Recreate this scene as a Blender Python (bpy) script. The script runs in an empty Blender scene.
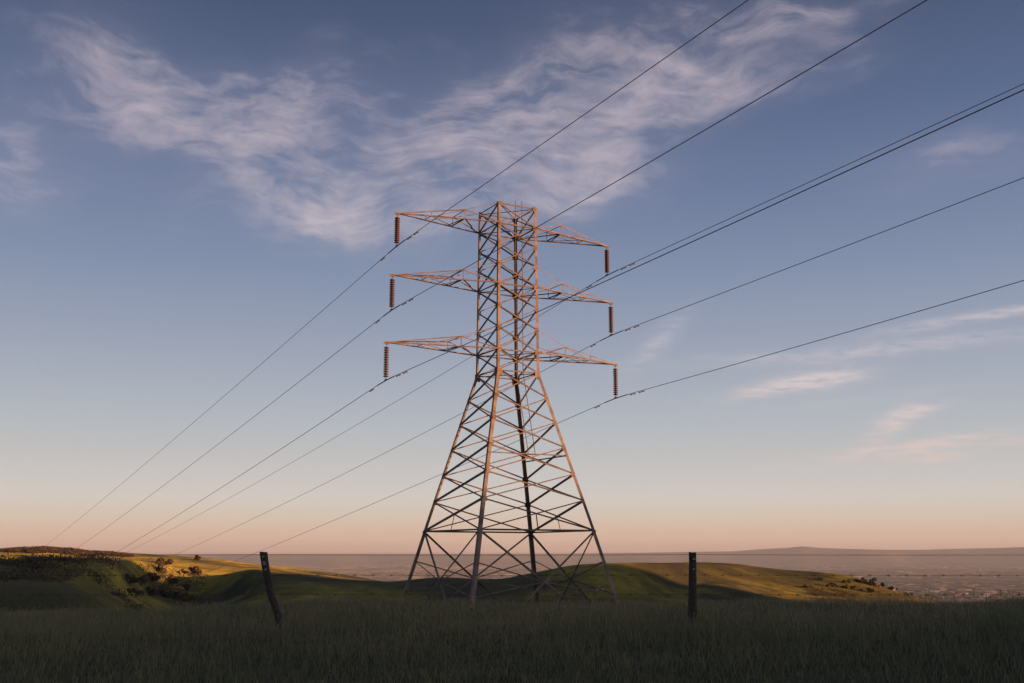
import bpy, math, random
import numpy as np
from mathutils import Vector, Matrix
R = math.radians
random.seed(7)
rng = np.random.default_rng(7)
scene = bpy.context.scene
col = scene.collection

# ------------------------------------------------------------------ camera
F_PX, PITCH = 1080.0, math.atan(210.5/1080.0)
CAM = Vector((0.3276, -75.0, 0.0))          # z = 0 is the eye level
cam_d = bpy.data.cameras.new("camera"); cam_d.sensor_width = 36; cam_d.lens = F_PX/1024*36
cam_d.clip_start = 0.1; cam_d.clip_end = 200000
cam = bpy.data.objects.new("camera", cam_d); col.objects.link(cam)
cam.location = CAM; cam.rotation_euler = (math.pi/2 + PITCH, 0, 0)
scene.camera = cam

SUN_EL, SUN_AZ = 4.5, 110.0                  # azimuth clockwise from +Y (the view direction)
S_DIR = Vector((math.sin(R(SUN_AZ))*math.cos(R(SUN_EL)), math.cos(R(SUN_AZ))*math.cos(R(SUN_EL)), math.sin(R(SUN_EL))))
def ray(x, y):                               # direction of a point of the photograph, for azimuths and elevations
    X = (x-512)/F_PX; U = (341.5-y)/F_PX; c, s = math.cos(PITCH), math.sin(PITCH)
    return Vector((X, c-U*s, s+U*c))
def azel(x, y):
    d = ray(x, y); return math.atan2(d.x, d.y), math.atan2(d.z, math.hypot(d.x, d.y))
def slope_of(x, y):
    d = ray(x, y); return d.z/math.hypot(d.x, d.y)

# ------------------------------------------------------------------ node helper
class NT:
    def __init__(s, tree): s.t = tree; s.n = tree.nodes; s.l = tree.links
    def node(s, kind, **kw):
        nd = s.n.new(kind)
        for k, v in kw.items(): setattr(nd, k, v)
        return nd
    def link(s, a, b): s.l.new(a, b)
    def val(s, sock, v):
        if hasattr(v, 'is_output'): s.link(v, sock)
        else: sock.default_value = v
    def math(s, op, a, b=0.0, c=None, clamp=False):
        nd = s.node('ShaderNodeMath', operation=op, use_clamp=clamp)
        s.val(nd.inputs[0], a); s.val(nd.inputs[1], b)
        if c is not None: s.val(nd.inputs[2], c)
        return nd.outputs[0]
    def mix(s, f, a, b, mode='MIX'):
        nd = s.node('ShaderNodeMix', data_type='RGBA', blend_type=mode)
        s.val(nd.inputs[0], f); s.val(nd.inputs[6], a); s.val(nd.inputs[7], b)
        return nd.outputs[2]
    def ramp(s, f, stops, interp='LINEAR'):
        nd = s.node('ShaderNodeValToRGB'); cr = nd.color_ramp; cr.interpolation = interp
        while len(cr.elements) < len(stops): cr.elements.new(0.5)
        for e, (p, c) in zip(cr.elements, stops):
            e.position = p; e.color = c if len(c) == 4 else (*c, 1)
        s.val(nd.inputs[0], f); return nd.outputs[0]
    def noise(s, vec, scale, detail=4, rough=0.5, dist=0.0, out=0):
        nd = s.node('ShaderNodeTexNoise'); s.link(vec, nd.inputs['Vector'])
        nd.inputs['Scale'].default_value = scale; nd.inputs['Detail'].default_value = detail
        nd.inputs['Roughness'].default_value = rough; nd.inputs['Distortion'].default_value = dist
        return nd.outputs[out]
    def mapping(s, vec, scale=(1,1,1), rot=(0,0,0), loc=(0,0,0)):
        nd = s.node('ShaderNodeMapping'); s.link(vec, nd.inputs['Vector'])
        nd.inputs['Scale'].default_value = scale; nd.inputs['Rotation'].default_value = rot
        nd.inputs['Location'].default_value = loc
        return nd.outputs[0]
def lin(r, g, b):
    f = lambda c: (c/255/12.92 if c/255 <= .04045 else ((c/255+.055)/1.055)**2.4)
    return (f(r), f(g), f(b), 1)

# ------------------------------------------------------------------ world
world = bpy.data.worlds.new("World"); scene.world = world; world.use_nodes = True
w = NT(world.node_tree); w.n.clear()
out = w.node('ShaderNodeOutputWorld'); bg = w.node('ShaderNodeBackground')
w.link(bg.outputs[0], out.inputs[0])
sky = w.node('ShaderNodeTexSky', sky_type='NISHITA', sun_disc=False, sun_elevation=R(SUN_EL), sun_rotation=R(SUN_AZ))
sky.air_density = 1.2; sky.dust_density = 1.0; sky.ozone_density = 2.0
tc = w.node('ShaderNodeTexCoord').outputs['Generated']
sep = w.node('ShaderNodeSeparateXYZ'); w.link(tc, sep.inputs[0])
X_, Y_, Z_ = sep.outputs
el = w.math('ARCSINE', Z_); az = w.math('ARCTAN2', X_, Y_)
# dusk gradient by elevation, as it stands over the whole horizon
GR = [(552,(211,173,160)),(540,(222,188,162)),(520,(219,200,182)),(500,(214,207,199)),(480,(204,202,201)),(450,(191,193,195)),(423,(180,187,195)),(350,(155,165,184)),
      (273,(129,145,173)),(200,(108,125,159)),(120,(88,106,141)),(23,(71,87,119)),(-80,(64,79,114))]
stops = []
for y, c in GR:
    e = azel(512, y)[1]; stops.append((max(0.0, e+0.02)/0.9, lin(*c)))
stops.append((1.0, lin(52,66,100)))
grad = w.ramp(w.math('DIVIDE', w.math('ADD', el, 0.02), 0.9, clamp=True), stops)
nis = w.mix(1.0, sky.outputs[0], (0.1, 0.1, 0.1, 1), 'MULTIPLY')
base = w.mix(0.04, grad, nis)
# the bright part of the sky round the setting sun, outside the picture
sv = w.node('ShaderNodeVectorMath', operation='DOT_PRODUCT'); w.link(tc, sv.inputs[0]); sv.inputs[1].default_value = tuple(S_DIR)
gl = w.math('POWER', w.math('MAXIMUM', sv.outputs['Value'], 0.0), 7.0)
base = w.mix(1.0, base, w.mix(gl, (0,0,0,1), (1.3,.95,.72,1)), 'ADD')
# cirrus: soft streaky masses, placed by azimuth and elevation
comb = w.node('ShaderNodeCombineXYZ'); w.link(az, comb.inputs[0]); w.link(el, comb.inputs[1])
P = comb.outputs[0]
warpn = w.node('ShaderNodeTexNoise'); w.link(P, warpn.inputs['Vector']); warpn.inputs['Scale'].default_value = 7; warpn.inputs['Detail'].default_value = 3
sub = w.node('ShaderNodeVectorMath', operation='SUBTRACT'); w.link(warpn.outputs[1], sub.inputs[0]); sub.inputs[1].default_value = (.5,.5,.5)
scl = w.node('ShaderNodeVectorMath', operation='SCALE'); w.link(sub.outputs[0], scl.inputs[0]); scl.inputs['Scale'].default_value = 0.075
add = w.node('ShaderNodeVectorMath', operation='ADD'); w.link(P, add.inputs[0]); w.link(scl.outputs[0], add.inputs[1])
PW = add.outputs[0]
def blob(x, y, sx, sy, tilt, amp, vec):
    a, e = azel(x, y)
    sh = w.node('ShaderNodeVectorMath', operation='SUBTRACT'); w.link(vec, sh.inputs[0]); sh.inputs[1].default_value = (a, e, 0)
    m = w.node('ShaderNodeMapping', vector_type='TEXTURE'); w.link(sh.outputs[0], m.inputs[0])
    m.inputs['Rotation'].default_value = (0, 0, R(tilt)); m.inputs['Scale'].default_value = (sx/F_PX, sy/F_PX, 1)
    ln = w.node('ShaderNodeVectorMath', operation='LENGTH'); w.link(m.outputs[0], ln.inputs[0])
    g = w.math('POWER', 2.718, w.math('MULTIPLY', w.math('POWER', ln.outputs['Value'], 2.0), -1.0))
    return w.math('MULTIPLY', g, amp)
big = None
for b_ in [(120,90,55,60,-50,.42),(200,115,140,65,-20,.38),(480,140,230,80,12,.36),(300,140,190,75,-8,.32),(50,100,80,60,-20,.2),(640,60,200,50,4,.25),(190,75,100,24,6,.6),(215,135,110,30,-30,.95),(290,75,50,20,20,.85),(300,110,60,22,15,.6),(330,200,85,30,-15,1.05),(420,215,90,24,-4,.8),
           (470,110,75,32,15,.85),(470,175,110,36,5,1.0),(560,70,80,24,12,1.0),(600,115,110,42,12,1.05),(660,75,90,20,4,.9),(730,90,110,16,2,.6),(570,185,110,26,4,.8),
           (735,10,75,14,-10,.7),(820,10,70,11,4,.55),(770,35,60,9,-12,.6),(950,172,90,24,-4,.62),(8,150,52,36,-30,1.0)]:
    g = blob(*b_, PW); big = g if big is None else w.math('ADD', big, g)
small = None
for b_ in [(770,389,40,6,10,1.7),(822,378,38,8,4,1.9),(890,424,26,8,30,1.5),(912,412,28,5,10,1.3),(940,440,45,5,6,1.5),(880,450,70,6,7,1.3),(935,454,30,4,4,1.5),(975,318,80,5,6,1.2),(880,350,170,7,2,.8),(655,342,34,10,42,.7),(1005,441,24,5,0,.8),(850,400,90,5,3,.3)]:
    sc2 = w.node('ShaderNodeVectorMath', operation='SCALE'); w.link(sub.outputs[0], sc2.inputs[0]); sc2.inputs['Scale'].default_value = 0.02
    ad2 = w.node('ShaderNodeVectorMath', operation='ADD'); w.link(P, ad2.inputs[0]); w.link(sc2.outputs[0], ad2.inputs[1])
    g = blob(*b_, ad2.outputs[0]); small = g if small is None else w.math('ADD', small, g)
n1 = w.noise(w.mapping(PW, scale=(1,2.0,1), rot=(0,0,R(-16))), 6, 12, .62)
n2 = w.noise(w.mapping(PW, scale=(1,4.0,1), rot=(0,0,R(-28))), 18, 10, .60, .5)
n3 = w.noise(w.mapping(PW, scale=(1,2.4,1), rot=(0,0,R(8))), 30, 8, .6, .3)
tex = w.math('ADD', w.math('ADD', w.math('MULTIPLY', n1, .60), w.math('MULTIPLY', n2, .26)), w.math('MULTIPLY', n3, .14))
mk = w.math('MINIMUM', big, 1.1)
tc_ = w.math('SUBTRACT', tex, .5)
veil = w.math('MULTIPLY', w.math('MULTIPLY', mk, .22), w.math('ADD', 1.0, w.math('MULTIPLY', tc_, 5.0)), clamp=True)
tx = w.math('ADD', w.math('MULTIPLY', tc_, 5.6), w.math('SUBTRACT', w.math('MULTIPLY', mk, .74), .40))
wisp = w.math('MULTIPLY', w.math('MAXIMUM', tx, 0.0), w.math('POWER', mk, 0.7), clamp=True)
dens = w.math('ADD', veil, w.math('MULTIPLY', wisp, .64), clamp=True)
tx2 = w.math('MULTIPLY', w.math('SUBTRACT', w.noise(w.mapping(P, scale=(1,5,1), rot=(0,0,R(-10))), 40, 5, .6), .28), 2.6, clamp=True)
dens2 = w.math('MULTIPLY', w.math('MULTIPLY', small, .85), tx2, clamp=True)
dd = w.math('ADD', w.math('MULTIPLY', dens, .8), w.math('MULTIPLY', dens2, .8), clamp=True)
ccol = w.ramp(w.math('DIVIDE', el, 0.6, clamp=True), [(0, lin(222,196,184)), (.3, lin(214,204,206)), (.6, lin(190,178,188)), (1, lin(184,173,186))])
w.link(w.mix(dd, base, ccol), bg.inputs[0])
EXPO = 1.0
bg.inputs[1].default_value = 1.0/2**EXPO

# ------------------------------------------------------------------ sun, exposure
sd = bpy.data.lights.new("sun", 'SUN'); sd.energy = 5.0; sd.angle = R(0.55); sd.color = (1.0, 0.435, 0.18)
sun = bpy.data.objects.new("sun", sd); col.objects.link(sun)
S_DIR = Vector((math.sin(R(SUN_AZ))*math.cos(R(SUN_EL)), math.cos(R(SUN_AZ))*math.cos(R(SUN_EL)), math.sin(R(SUN_EL))))
sun.rotation_euler = (-S_DIR).to_track_quat('-Z', 'Y').to_euler()
scene.view_settings.view_transform = 'Standard'; scene.view_settings.look = 'None'
scene.view_settings.exposure = EXPO; scene.view_settings.gamma = 1

# ------------------------------------------------------------------ helpers
def tag(o, label=None, cat=None, group=None, kind=None):
    if label: o['label'] = label
    if cat: o['category'] = cat
    if group: o['group'] = group
    if kind: o['kind'] = kind
    return o
def empty(name, loc=(0,0,0)):
    o = bpy.data.objects.new(name, None); o.empty_display_size = .2; col.objects.link(o); o.location = loc; return o
class MB:
    def __init__(s): s.v = []; s.f = []
    def add(s, vs, fs):
        k = len(s.v); s.v += [tuple(v) for v in vs]; s.f += [tuple(i+k for i in f) for f in fs]
    def prism(s, p, q, prof, u, v):
        """extrude the 2-D profile (list of (a,b), counter-clockwise) along p->q; a along u, b along v"""
        n = len(prof)
        vs = [p+u*a+v*b for a, b in prof]+[q+u*a+v*b for a, b in prof]
        fs = [(i, (i+1) % n, n+(i+1) % n, n+i) for i in range(n)]+[tuple(range(n-1, -1, -1)), tuple(range(n, 2*n))]
        s.add(vs, fs)
    def angle(s, p, q, inw, wd, t=.012, off=0.0, flip=1):
        """steel angle from p to q: one flange in the face, one pointing along inw"""
        p = Vector(p); q = Vector(q); d = (q-p).normalized()
        i = (inw-d*inw.dot(d)).normalized(); u = d.cross(i).normalized()*flip
        p = p+i*off; q = q+i*off
        prof = [(-wd/2, 0), (wd/2, 0), (wd/2, t), (-wd/2+t, t), (-wd/2+t, wd*.8), (-wd/2, wd*.8)]
        s.prism(p, q, prof, u, i)
    def tube(s, pts, rad, n=8, cap=True):
        pts = [Vector(p) for p in pts]; rings = []
        rads = rad if isinstance(rad, (list, tuple)) else [rad]*len(pts)
        k0 = len(s.v)
        for i, p in enumerate(pts):
            d = (pts[min(i+1, len(pts)-1)]-pts[max(i-1, 0)]).normalized()
            u = d.orthogonal().normalized() if abs(d.z) > .95 else d.cross(Vector((0,0,1))).normalized()
            v = d.cross(u)
            for j in range(n):
                a = 2*math.pi*j/n; s.v.append(tuple(p+(u*math.cos(a)+v*math.sin(a))*rads[i]))
        for i in range(len(pts)-1):
            for j in range(n):
                a = k0+i*n+j; b = k0+i*n+(j+1) % n; s.f.append((a, b, b+n, a+n))
        if cap:
            s.f.append(tuple(k0+j for j in range(n-1, -1, -1))); e = k0+(len(pts)-1)*n
            s.f.append(tuple(e+j for j in range(n)))
    def box(s, c, u, v, wv, hu, hv, hw):
        c = Vector(c); vs = [c+u*(a*hu)+v*(b*hv)+wv*(g*hw) for a in (-1,1) for b in (-1,1) for g in (-1,1)]
        s.add(vs, [(0,1,3,2),(4,6,7,5),(0,4,5,1),(2,3,7,6),(0,2,6,4),(1,5,7,3)])
    def lathe(s, prof, c=(0,0,0), n=20):
        k0 = len(s.v)
        for r_, z_ in prof:
            for j in range(n):
                a = 2*math.pi*j/n; s.v.append((c[0]+r_*math.cos(a), c[1]+r_*math.sin(a), c[2]+z_))
        for i in range(len(prof)-1):
            for j in range(n):
                a = k0+i*n+j; b = k0+i*n+(j+1) % n; s.f.append((a, b, b+n, a+n))
        s.f.append(tuple(k0+j for j in range(n-1, -1, -1))); e = k0+(len(prof)-1)*n
        s.f.append(tuple(e+j for j in range(n)))
    def build(s, name, mat, parent=None, smooth=False):
        me = bpy.data.meshes.new(name); me.from_pydata(s.v, [], s.f); me.update()
        if smooth: me.polygons.foreach_set('use_smooth', [True]*len(me.polygons))
        me.materials.append(mat); o = bpy.data.objects.new(name, me); col.objects.link(o)
        if parent: o.parent = parent
        return o
def np_mesh(name, verts, faces_flat, counts, mat, smooth=False):
    me = bpy.data.meshes.new(name); me.vertices.add(len(verts)); me.vertices.foreach_set('co', verts.astype(np.float32).ravel())
    me.loops.add(len(faces_flat)); me.loops.foreach_set('vertex_index', faces_flat.astype(np.int32))
    st = np.concatenate([[0], np.cumsum(counts)[:-1]]).astype(np.int32)
    me.polygons.add(len(counts)); me.polygons.foreach_set('loop_start', st); me.polygons.foreach_set('loop_total', counts.astype(np.int32))
    me.update(calc_edges=True)
    if smooth: me.polygons.foreach_set('use_smooth', np.ones(len(counts), bool))
    me.materials.append(mat); o = bpy.data.objects.new(name, me); col.objects.link(o); return o

def mat_new(name):
    m = bpy.data.materials.new(name); m.use_nodes = True; t = NT(m.node_tree)
    return m, t, m.node_tree.nodes['Principled BSDF']
def simple(name, c1, c2, scale=8, rough=.6, metal=0.0, spec=.5, detail=4, bump=0.0):
    m, t, b = mat_new(name); co = t.node('ShaderNodeTexCoord').outputs['Object']
    n = t.noise(co, scale, detail)
    t.link(t.ramp(n, [(.35, c1), (.65, c2)]), b.inputs['Base Color'])
    b.inputs['Roughness'].default_value = rough; b.inputs['Metallic'].default_value = metal; b.inputs['Specular IOR Level'].default_value = spec
    if bump:
        bp = t.node('ShaderNodeBump'); bp.inputs['Strength'].default_value = bump; t.link(n, bp.inputs['Height']); t.link(bp.outputs[0], b.inputs['Normal'])
    return m

M_STEEL = simple('galvanised_steel', (.13,.108,.096), (.26,.21,.175), 1.6, .7, .05, .15, bump=.0)
M_STEEL_W = simple('weathered_steel', (.11,.093,.082), (.21,.17,.145), 2.0, .7, .05, .15)
M_BRACE = simple('brace_steel', (.10,.083,.074), (.19,.155,.132), 2.6, .7, .05, .15)
M_INS = simple('brown_porcelain', (.085,.042,.034), (.15,.075,.058), 6.0, .4)
M_CAPM = simple('cast_iron', (.06,.055,.05), (.10,.09,.085), 9.0, .6, .4)
M_WIRE = simple('aluminium_conductor', (.12,.115,.12), (.19,.18,.18), 2.0, .6, .3)
M_CONC = simple('concrete', (.28,.26,.24), (.38,.36,.33), 5.0, .85)
M_POST = simple('weathered_wood', (.030,.026,.022), (.065,.055,.045), 14.0, .9, bump=.4)
M_RUST = simple('rusty_wire', (.06,.035,.025), (.11,.06,.04), 20.0, .7, .4)
M_WHITE = simple('white_plastic', (.25,.26,.28), (.38,.38,.38), 20.0, .5)
M_BARK = simple('bark', (.05,.038,.028), (.09,.07,.05), 9.0, .9)

# ------------------------------------------------------------------ the ground: one sheet from the camera to the horizon
def pw(tab):
    xs = [azel(x, 552)[0] for x, y in tab]; return np.array(xs), np.array([y for x, y in tab], float)
def curve(tab, sm=4.0):
    """smooth curve over azimuth through a table"""
    xs, ys = pw(tab)
    g = np.linspace(xs[0]-.05, xs[-1]+.05, 4000); v = np.interp(g, xs, ys)
    sg = sm/F_PX/(g[1]-g[0]); k = np.arange(-int(3*sg)-1, int(3*sg)+2); ker = np.exp(-.5*(k/sg)**2); ker /= ker.sum()
    v = np.convolve(np.pad(v, len(k)//2, mode='edge'), ker, 'valid')
    return lambda a: np.interp(a, g, v)
def zline(tab, rf, sm=4.0):
    """heights of a ridge whose crest is seen along the line tab, standing rf(azimuth) metres away"""
    tb = [(x, slope_of(x, y)) for x, y in tab]; c = curve(tb, sm)
    return lambda a: c(a)*rf(a)
def const(v): return lambda a: np.zeros_like(a)+v
rA = curve([(-300,240),(95,248),(130,275),(170,335),(212,340),(255,275),(640,262),(730,330),(900,340),(1300,340)], 26)
A = zline([(-300,552),(-100,556),(0,560.5),(30,559.5),(100,559),(150,561),(165,565),(185,571.5),(205,576.5),(215,576.5),(228,574),(246,570.5),(262,570.5),(300,574),(340,579),(400,582.5),(416,579.5),(444,577),(470,578),(504,578.5),
           (516,575),(528,572.5),(550,568.5),(562,566),(577,564),(606,563),(640,562.5),(700,562),(740,563.5),(790,570),(840,574),(865,580),(890,590),(930,599),(1000,616),(1150,650),(1500,700)], rA, 8)
rB = const(560)
B = zline([(-300,545),(0,551),(50,556),(100,557),(150,557),(180,558.5),(210,560.5),(235,564),(262,566),(300,572),(340,577),(380,581),(430,585),(500,600),(600,640),(1500,720)], rB, 10)
rC = const(950)
C = zline([(-300,544),(-100,547),(0,548.5),(15,546.8),(30,546.3),(45,545.2),(60,546.8),(75,547.5),(88,550),(100,550),(115,551),(127,553),(150,554.5),(170,556),(200,557.8),(225,560.5),(240,563),(300,569),(340,574),(400,584),(450,590),(600,640),(1500,700)], rC)
crest = zline([(-300,621),(0,618),(120,616),(250,615),(400,611),(500,611),(620,612),(700,614),(800,611),(900,608),(1024,606),(1400,606)], const(27), 30)
rF = lambda a: rA(a)-38.0                    # the front of the near hills
FR = zline([(-300,580),(0,585),(100,590),(150,597),(200,600),(300,600),(400,600),(560,600),(620,603),(662,602),(690,588),(712,578),(740,582),(800,592),(850,597),(900,603),(1000,625),(1500,700)], rF, 16)

def fbm(x, y, oct=5, seed=0):
    v = np.zeros_like(x); amp = 1.0; tot = 0
    r_ = np.random.default_rng(seed)
    for o in range(oct):
        s = 0
        for k in range(5):
            th = r_.uniform(0, math.pi*2); ph = r_.uniform(0, 6.28); fq = r_.uniform(.7, 1.4)*2**o
            s = s+np.sin(fq*(x*math.cos(th)+y*math.sin(th))+ph+1.3*np.sin(fq*.6*(x*math.sin(th)-y*math.cos(th))+ph*2))
        v += amp*s/5; tot += amp; amp *= .52
    return v/tot
UB = 265.0                                    # hill to the right, behind the photographer, that shades the field
def height(px, py):
    """ground height at world x, y"""
    x = np.asarray(px)-CAM.x; y = np.asarray(py)-CAM.y
    r = np.hypot(x, y)+1e-6; a = np.arctan2(x, y); ac = np.clip(a, -0.75, 0.75)
    ones = np.ones_like(r)
    zc = crest(ac)
    ra, rf = rA(ac), rF(ac)
    za, zf, zb, zcc = A(ac), FR(ac), B(ac), C(ac)
    lowR = np.clip((ac-0.28)/.15, 0, 1)       # ground drops away on the right
    pts = [(0*ones, -1.6*ones), (9*ones, -1.78*ones), (14*ones, -1.98*ones), (22*ones, zc-.06), (27*ones, zc), (34*ones, zc-.55), (46*ones, zc-2.0), (62*ones, -5.8*ones), (80*ones, -7.0*ones),
           (120*ones, -15.0*ones-6*lowR), (165*ones, np.minimum(-21.0-12*lowR, zf-5)), (rf, zf), (ra, za), (ra+55, za-7-22*lowR), (ra+110, np.minimum(za-18, zb-12)),
           (560*ones, zb), (640*ones, zb-10-25*lowR), (760*ones, np.minimum(zb-24, zcc-14)), (950*ones, zcc), (1150*ones, zcc-22), (1700*ones, zcc*.2-110), (3000*ones, -250*ones), (5000*ones, -262*ones), (90000*ones, -262*ones)]
    z = np.zeros_like(r)
    for (r0, z0), (r1, z1) in zip(pts[:-1], pts[1:]):
        m = (r >= r0) & (r < r1); t = np.clip((r-r0)/(r1-r0), 0, 1); t2 = .25*t+.75*(t*t*(3-2*t))
        z = np.where(m, z0+(z1-z0)*t2, z)
    # relief
    z += fbm(x/9, y/9, 3, 1)*.10*np.clip(r/30, 0, 1)*(r < 60)
    k = np.clip((r-110)/120, 0, 1)
    z += fbm(x/38, y/38, 4, 2)*1.5*k*np.clip(1-(r-1300)/800, 0, 1)
    z += fbm(x/15, y/15, 3, 12)*.40*k*np.clip(1-(r-900)/600, 0, 1)
    z += fbm(x/700, y/700, 5, 3)*26*np.clip((r-1700)/1500, 0, 1)*np.clip(1-(r-9000)/6000, 0, 1)*np.clip((.05-ac)/.12, 0, 1)*1.6
    # the shading hill
    u = x*math.sin(R(SUN_AZ))+y*math.cos(R(SUN_AZ)); s = -x*math.cos(R(SUN_AZ))+y*math.sin(R(SUN_AZ))
    top = np.interp(s, [-500,-250,-60,20,75,110,150,210,235,250,262,272,282,295,330,420], [8,15,23,26,26.5,29,37,37,26,24,17,8,-3,-16,-60,-400])
    top = top+fbm(s/17, s*0, 4, 9)*.7
    wgt = np.exp(-((u-UB)/85.0)**2)
    z = np.where((u > 60) & (wgt > .003), np.maximum(z, z*(1-wgt)+(top)*wgt), z)
    return z
def hz(x, y): return float(height(np.array([x]), np.array([y]))[0])
azs = np.concatenate([np.linspace(-math.pi, -0.75, 60)[:-1], np.linspace(-0.75, -.56, 40)[:-1], np.linspace(-.56, .56, 760)[:-1], np.linspace(.56, 1.1, 90)[:-1], np.linspace(1.1, 2.4, 240)[:-1], np.linspace(2.4, math.pi, 20)])
rs = np.concatenate([[0.0, 2, 5, 8], np.linspace(11, 60, 50), np.linspace(62, 190, 65), np.linspace(192, 440, 150), np.linspace(443, 700, 75), np.linspace(705, 1250, 70), np.geomspace(1270, 9000, 90), np.geomspace(9800, 90000, 22)])
AA, RR = np.meshgrid(azs, rs, indexing='ij')
GX = CAM.x+RR*np.sin(AA); GY = CAM.y+RR*np.cos(AA); GZ = height(GX, GY)
V = np.stack([GX, GY, GZ], -1).reshape(-1, 3)
na, nr = len(azs), len(rs)
ii, jj = np.meshgrid(np.arange(na-1), np.arange(nr-1), indexing='ij')
q = (ii*nr+jj).ravel()
faces = np.stack([q, q+1, q+nr+1, q+nr], -1)[:, ::-1].ravel()
# ground material: meadow, dry slopes, valley fields
mg, t, b = mat_new('hill_ground')
geo = t.node('ShaderNodeNewGeometry'); pos = geo.outputs['Position']
dist = t.node('ShaderNodeVectorMath', operation='LENGTH'); t.link(pos, dist.inputs[0]); dist = dist.outputs['Value']
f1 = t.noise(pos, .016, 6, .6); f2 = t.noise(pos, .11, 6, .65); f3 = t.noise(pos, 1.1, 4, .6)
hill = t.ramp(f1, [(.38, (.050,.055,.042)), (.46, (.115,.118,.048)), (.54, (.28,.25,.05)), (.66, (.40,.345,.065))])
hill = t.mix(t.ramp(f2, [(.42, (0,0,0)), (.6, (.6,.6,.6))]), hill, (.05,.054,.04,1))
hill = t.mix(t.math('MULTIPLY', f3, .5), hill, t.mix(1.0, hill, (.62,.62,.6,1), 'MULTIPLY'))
near = t.ramp(f3, [(.35, (.045,.05,.03)), (.65, (.08,.08,.05))])
vs = t.mapping(pos, scale=(1, .55, 1))
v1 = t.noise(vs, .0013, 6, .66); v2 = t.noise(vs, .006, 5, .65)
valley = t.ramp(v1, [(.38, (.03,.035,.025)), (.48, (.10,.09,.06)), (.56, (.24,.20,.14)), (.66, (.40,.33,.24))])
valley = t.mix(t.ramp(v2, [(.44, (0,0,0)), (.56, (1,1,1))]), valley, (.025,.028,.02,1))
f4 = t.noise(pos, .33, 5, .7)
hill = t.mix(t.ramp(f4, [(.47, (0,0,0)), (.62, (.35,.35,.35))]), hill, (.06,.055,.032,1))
c_ = t.mix(t.math('MULTIPLY', t.math('SUBTRACT', dist, 120), 1/60, clamp=True), near, hill)
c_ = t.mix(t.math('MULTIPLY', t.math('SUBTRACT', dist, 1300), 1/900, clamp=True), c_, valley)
t.link(c_, b.inputs['Base Color']); b.inputs['Roughness'].default_value = 1.0; b.inputs['Diffuse Roughness'].default_value = 1.0; b.inputs['Specular IOR Level'].default_value = .05
bp = t.node('ShaderNodeBump'); bp.inputs['Strength'].default_value = .5; bp.inputs['Distance'].default_value = .35
t.link(t.math('MULTIPLY', f2, 1.0), bp.inputs['Height']); t.link(bp.outputs[0], b.inputs['Normal'])
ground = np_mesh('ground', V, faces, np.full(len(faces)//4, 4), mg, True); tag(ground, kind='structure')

# far range on the horizon
mm = simple('far_mountain', (.06,.055,.04), (.12,.10,.07), .0006, 1.0, 0, .0)
prof = [(-350,554.2),(200,554.0),(560,553.4),(640,552.6),(690,551.5),(735,551),(760,548.8),(790,547.5),(803,545.9),(818,547.6),(850,548.8),(885,549.6),(920,549.5),(950,548.6),(990,547.8),(1024,546.8),(1100,545.5),(1400,551)]
pc = curve([(x, slope_of(x, y)) for x, y in prof]); aa = np.linspace(azel(-350,552)[0], azel(1400,552)[0], 420)
rr = np.array([-5200,-3300,-1500,0,1500,3600]); hh = np.array([0,.22,.66,1,.6,0.]); R0 = 28000.
mv = []
for a_ in aa:
    tp = float(pc(np.array([a_]))[0])*R0+262
    for r_, h_ in zip(rr, hh):
        rad = R0+r_+900*math.sin(a_*37)+500*math.sin(a_*91+1)
        mv.append((CAM.x+rad*math.sin(a_), CAM.y+rad*math.cos(a_), -268+tp*h_*(1+.1*math.sin(a_*260+r_/700)*(h_ < 1))))
mv = np.array(mv); n6 = 6; ii, jj = np.meshgrid(np.arange(len(aa)-1), np.arange(5), indexing='ij'); q = (ii*n6+jj).ravel()
mf = np.stack([q, q+1, q+n6+1, q+n6], -1)[:, ::-1].ravel()
mo = np_mesh('mountain_range', mv, mf, np.full(len(mf)//4, 4), mm, True); tag(mo, kind='structure')

# ------------------------------------------------------------------ haze
hz_b = MB(); zb_, zt_ = -300.0, 290.0; XS, YS0, YS1 = 95000, -95000, 95000
hz_b.add([(-XS,YS0,zb_),(XS,YS0,zb_),(XS,YS1,zb_),(-XS,YS1,zb_),(-XS,YS0,zt_),(XS,YS0,zt_),(XS,YS1,zt_),(-XS,YS1,zt_)],
         [(3,2,1,0),(4,5,6,7),(0,1,5,4),(1,2,6,5),(2,3,7,6),(3,0,4,7)])
mh = bpy.data.materials.new('haze_air'); mh.use_nodes = True; th = NT(mh.node_tree); th.n.clear()
pv = th.node('ShaderNodeVolumePrincipled'); pv.inputs['Density'].default_value = 2.7e-5; pv.inputs['Color'].default_value = (.66,.82,1.0,1); pv.inputs['Anisotropy'].default_value = 0.0
oo = th.node('ShaderNodeOutputMaterial'); th.link(pv.outputs[0], oo.inputs['Volume'])
haze = hz_b.build('haze', mh); tag(haze, kind='stuff')

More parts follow.
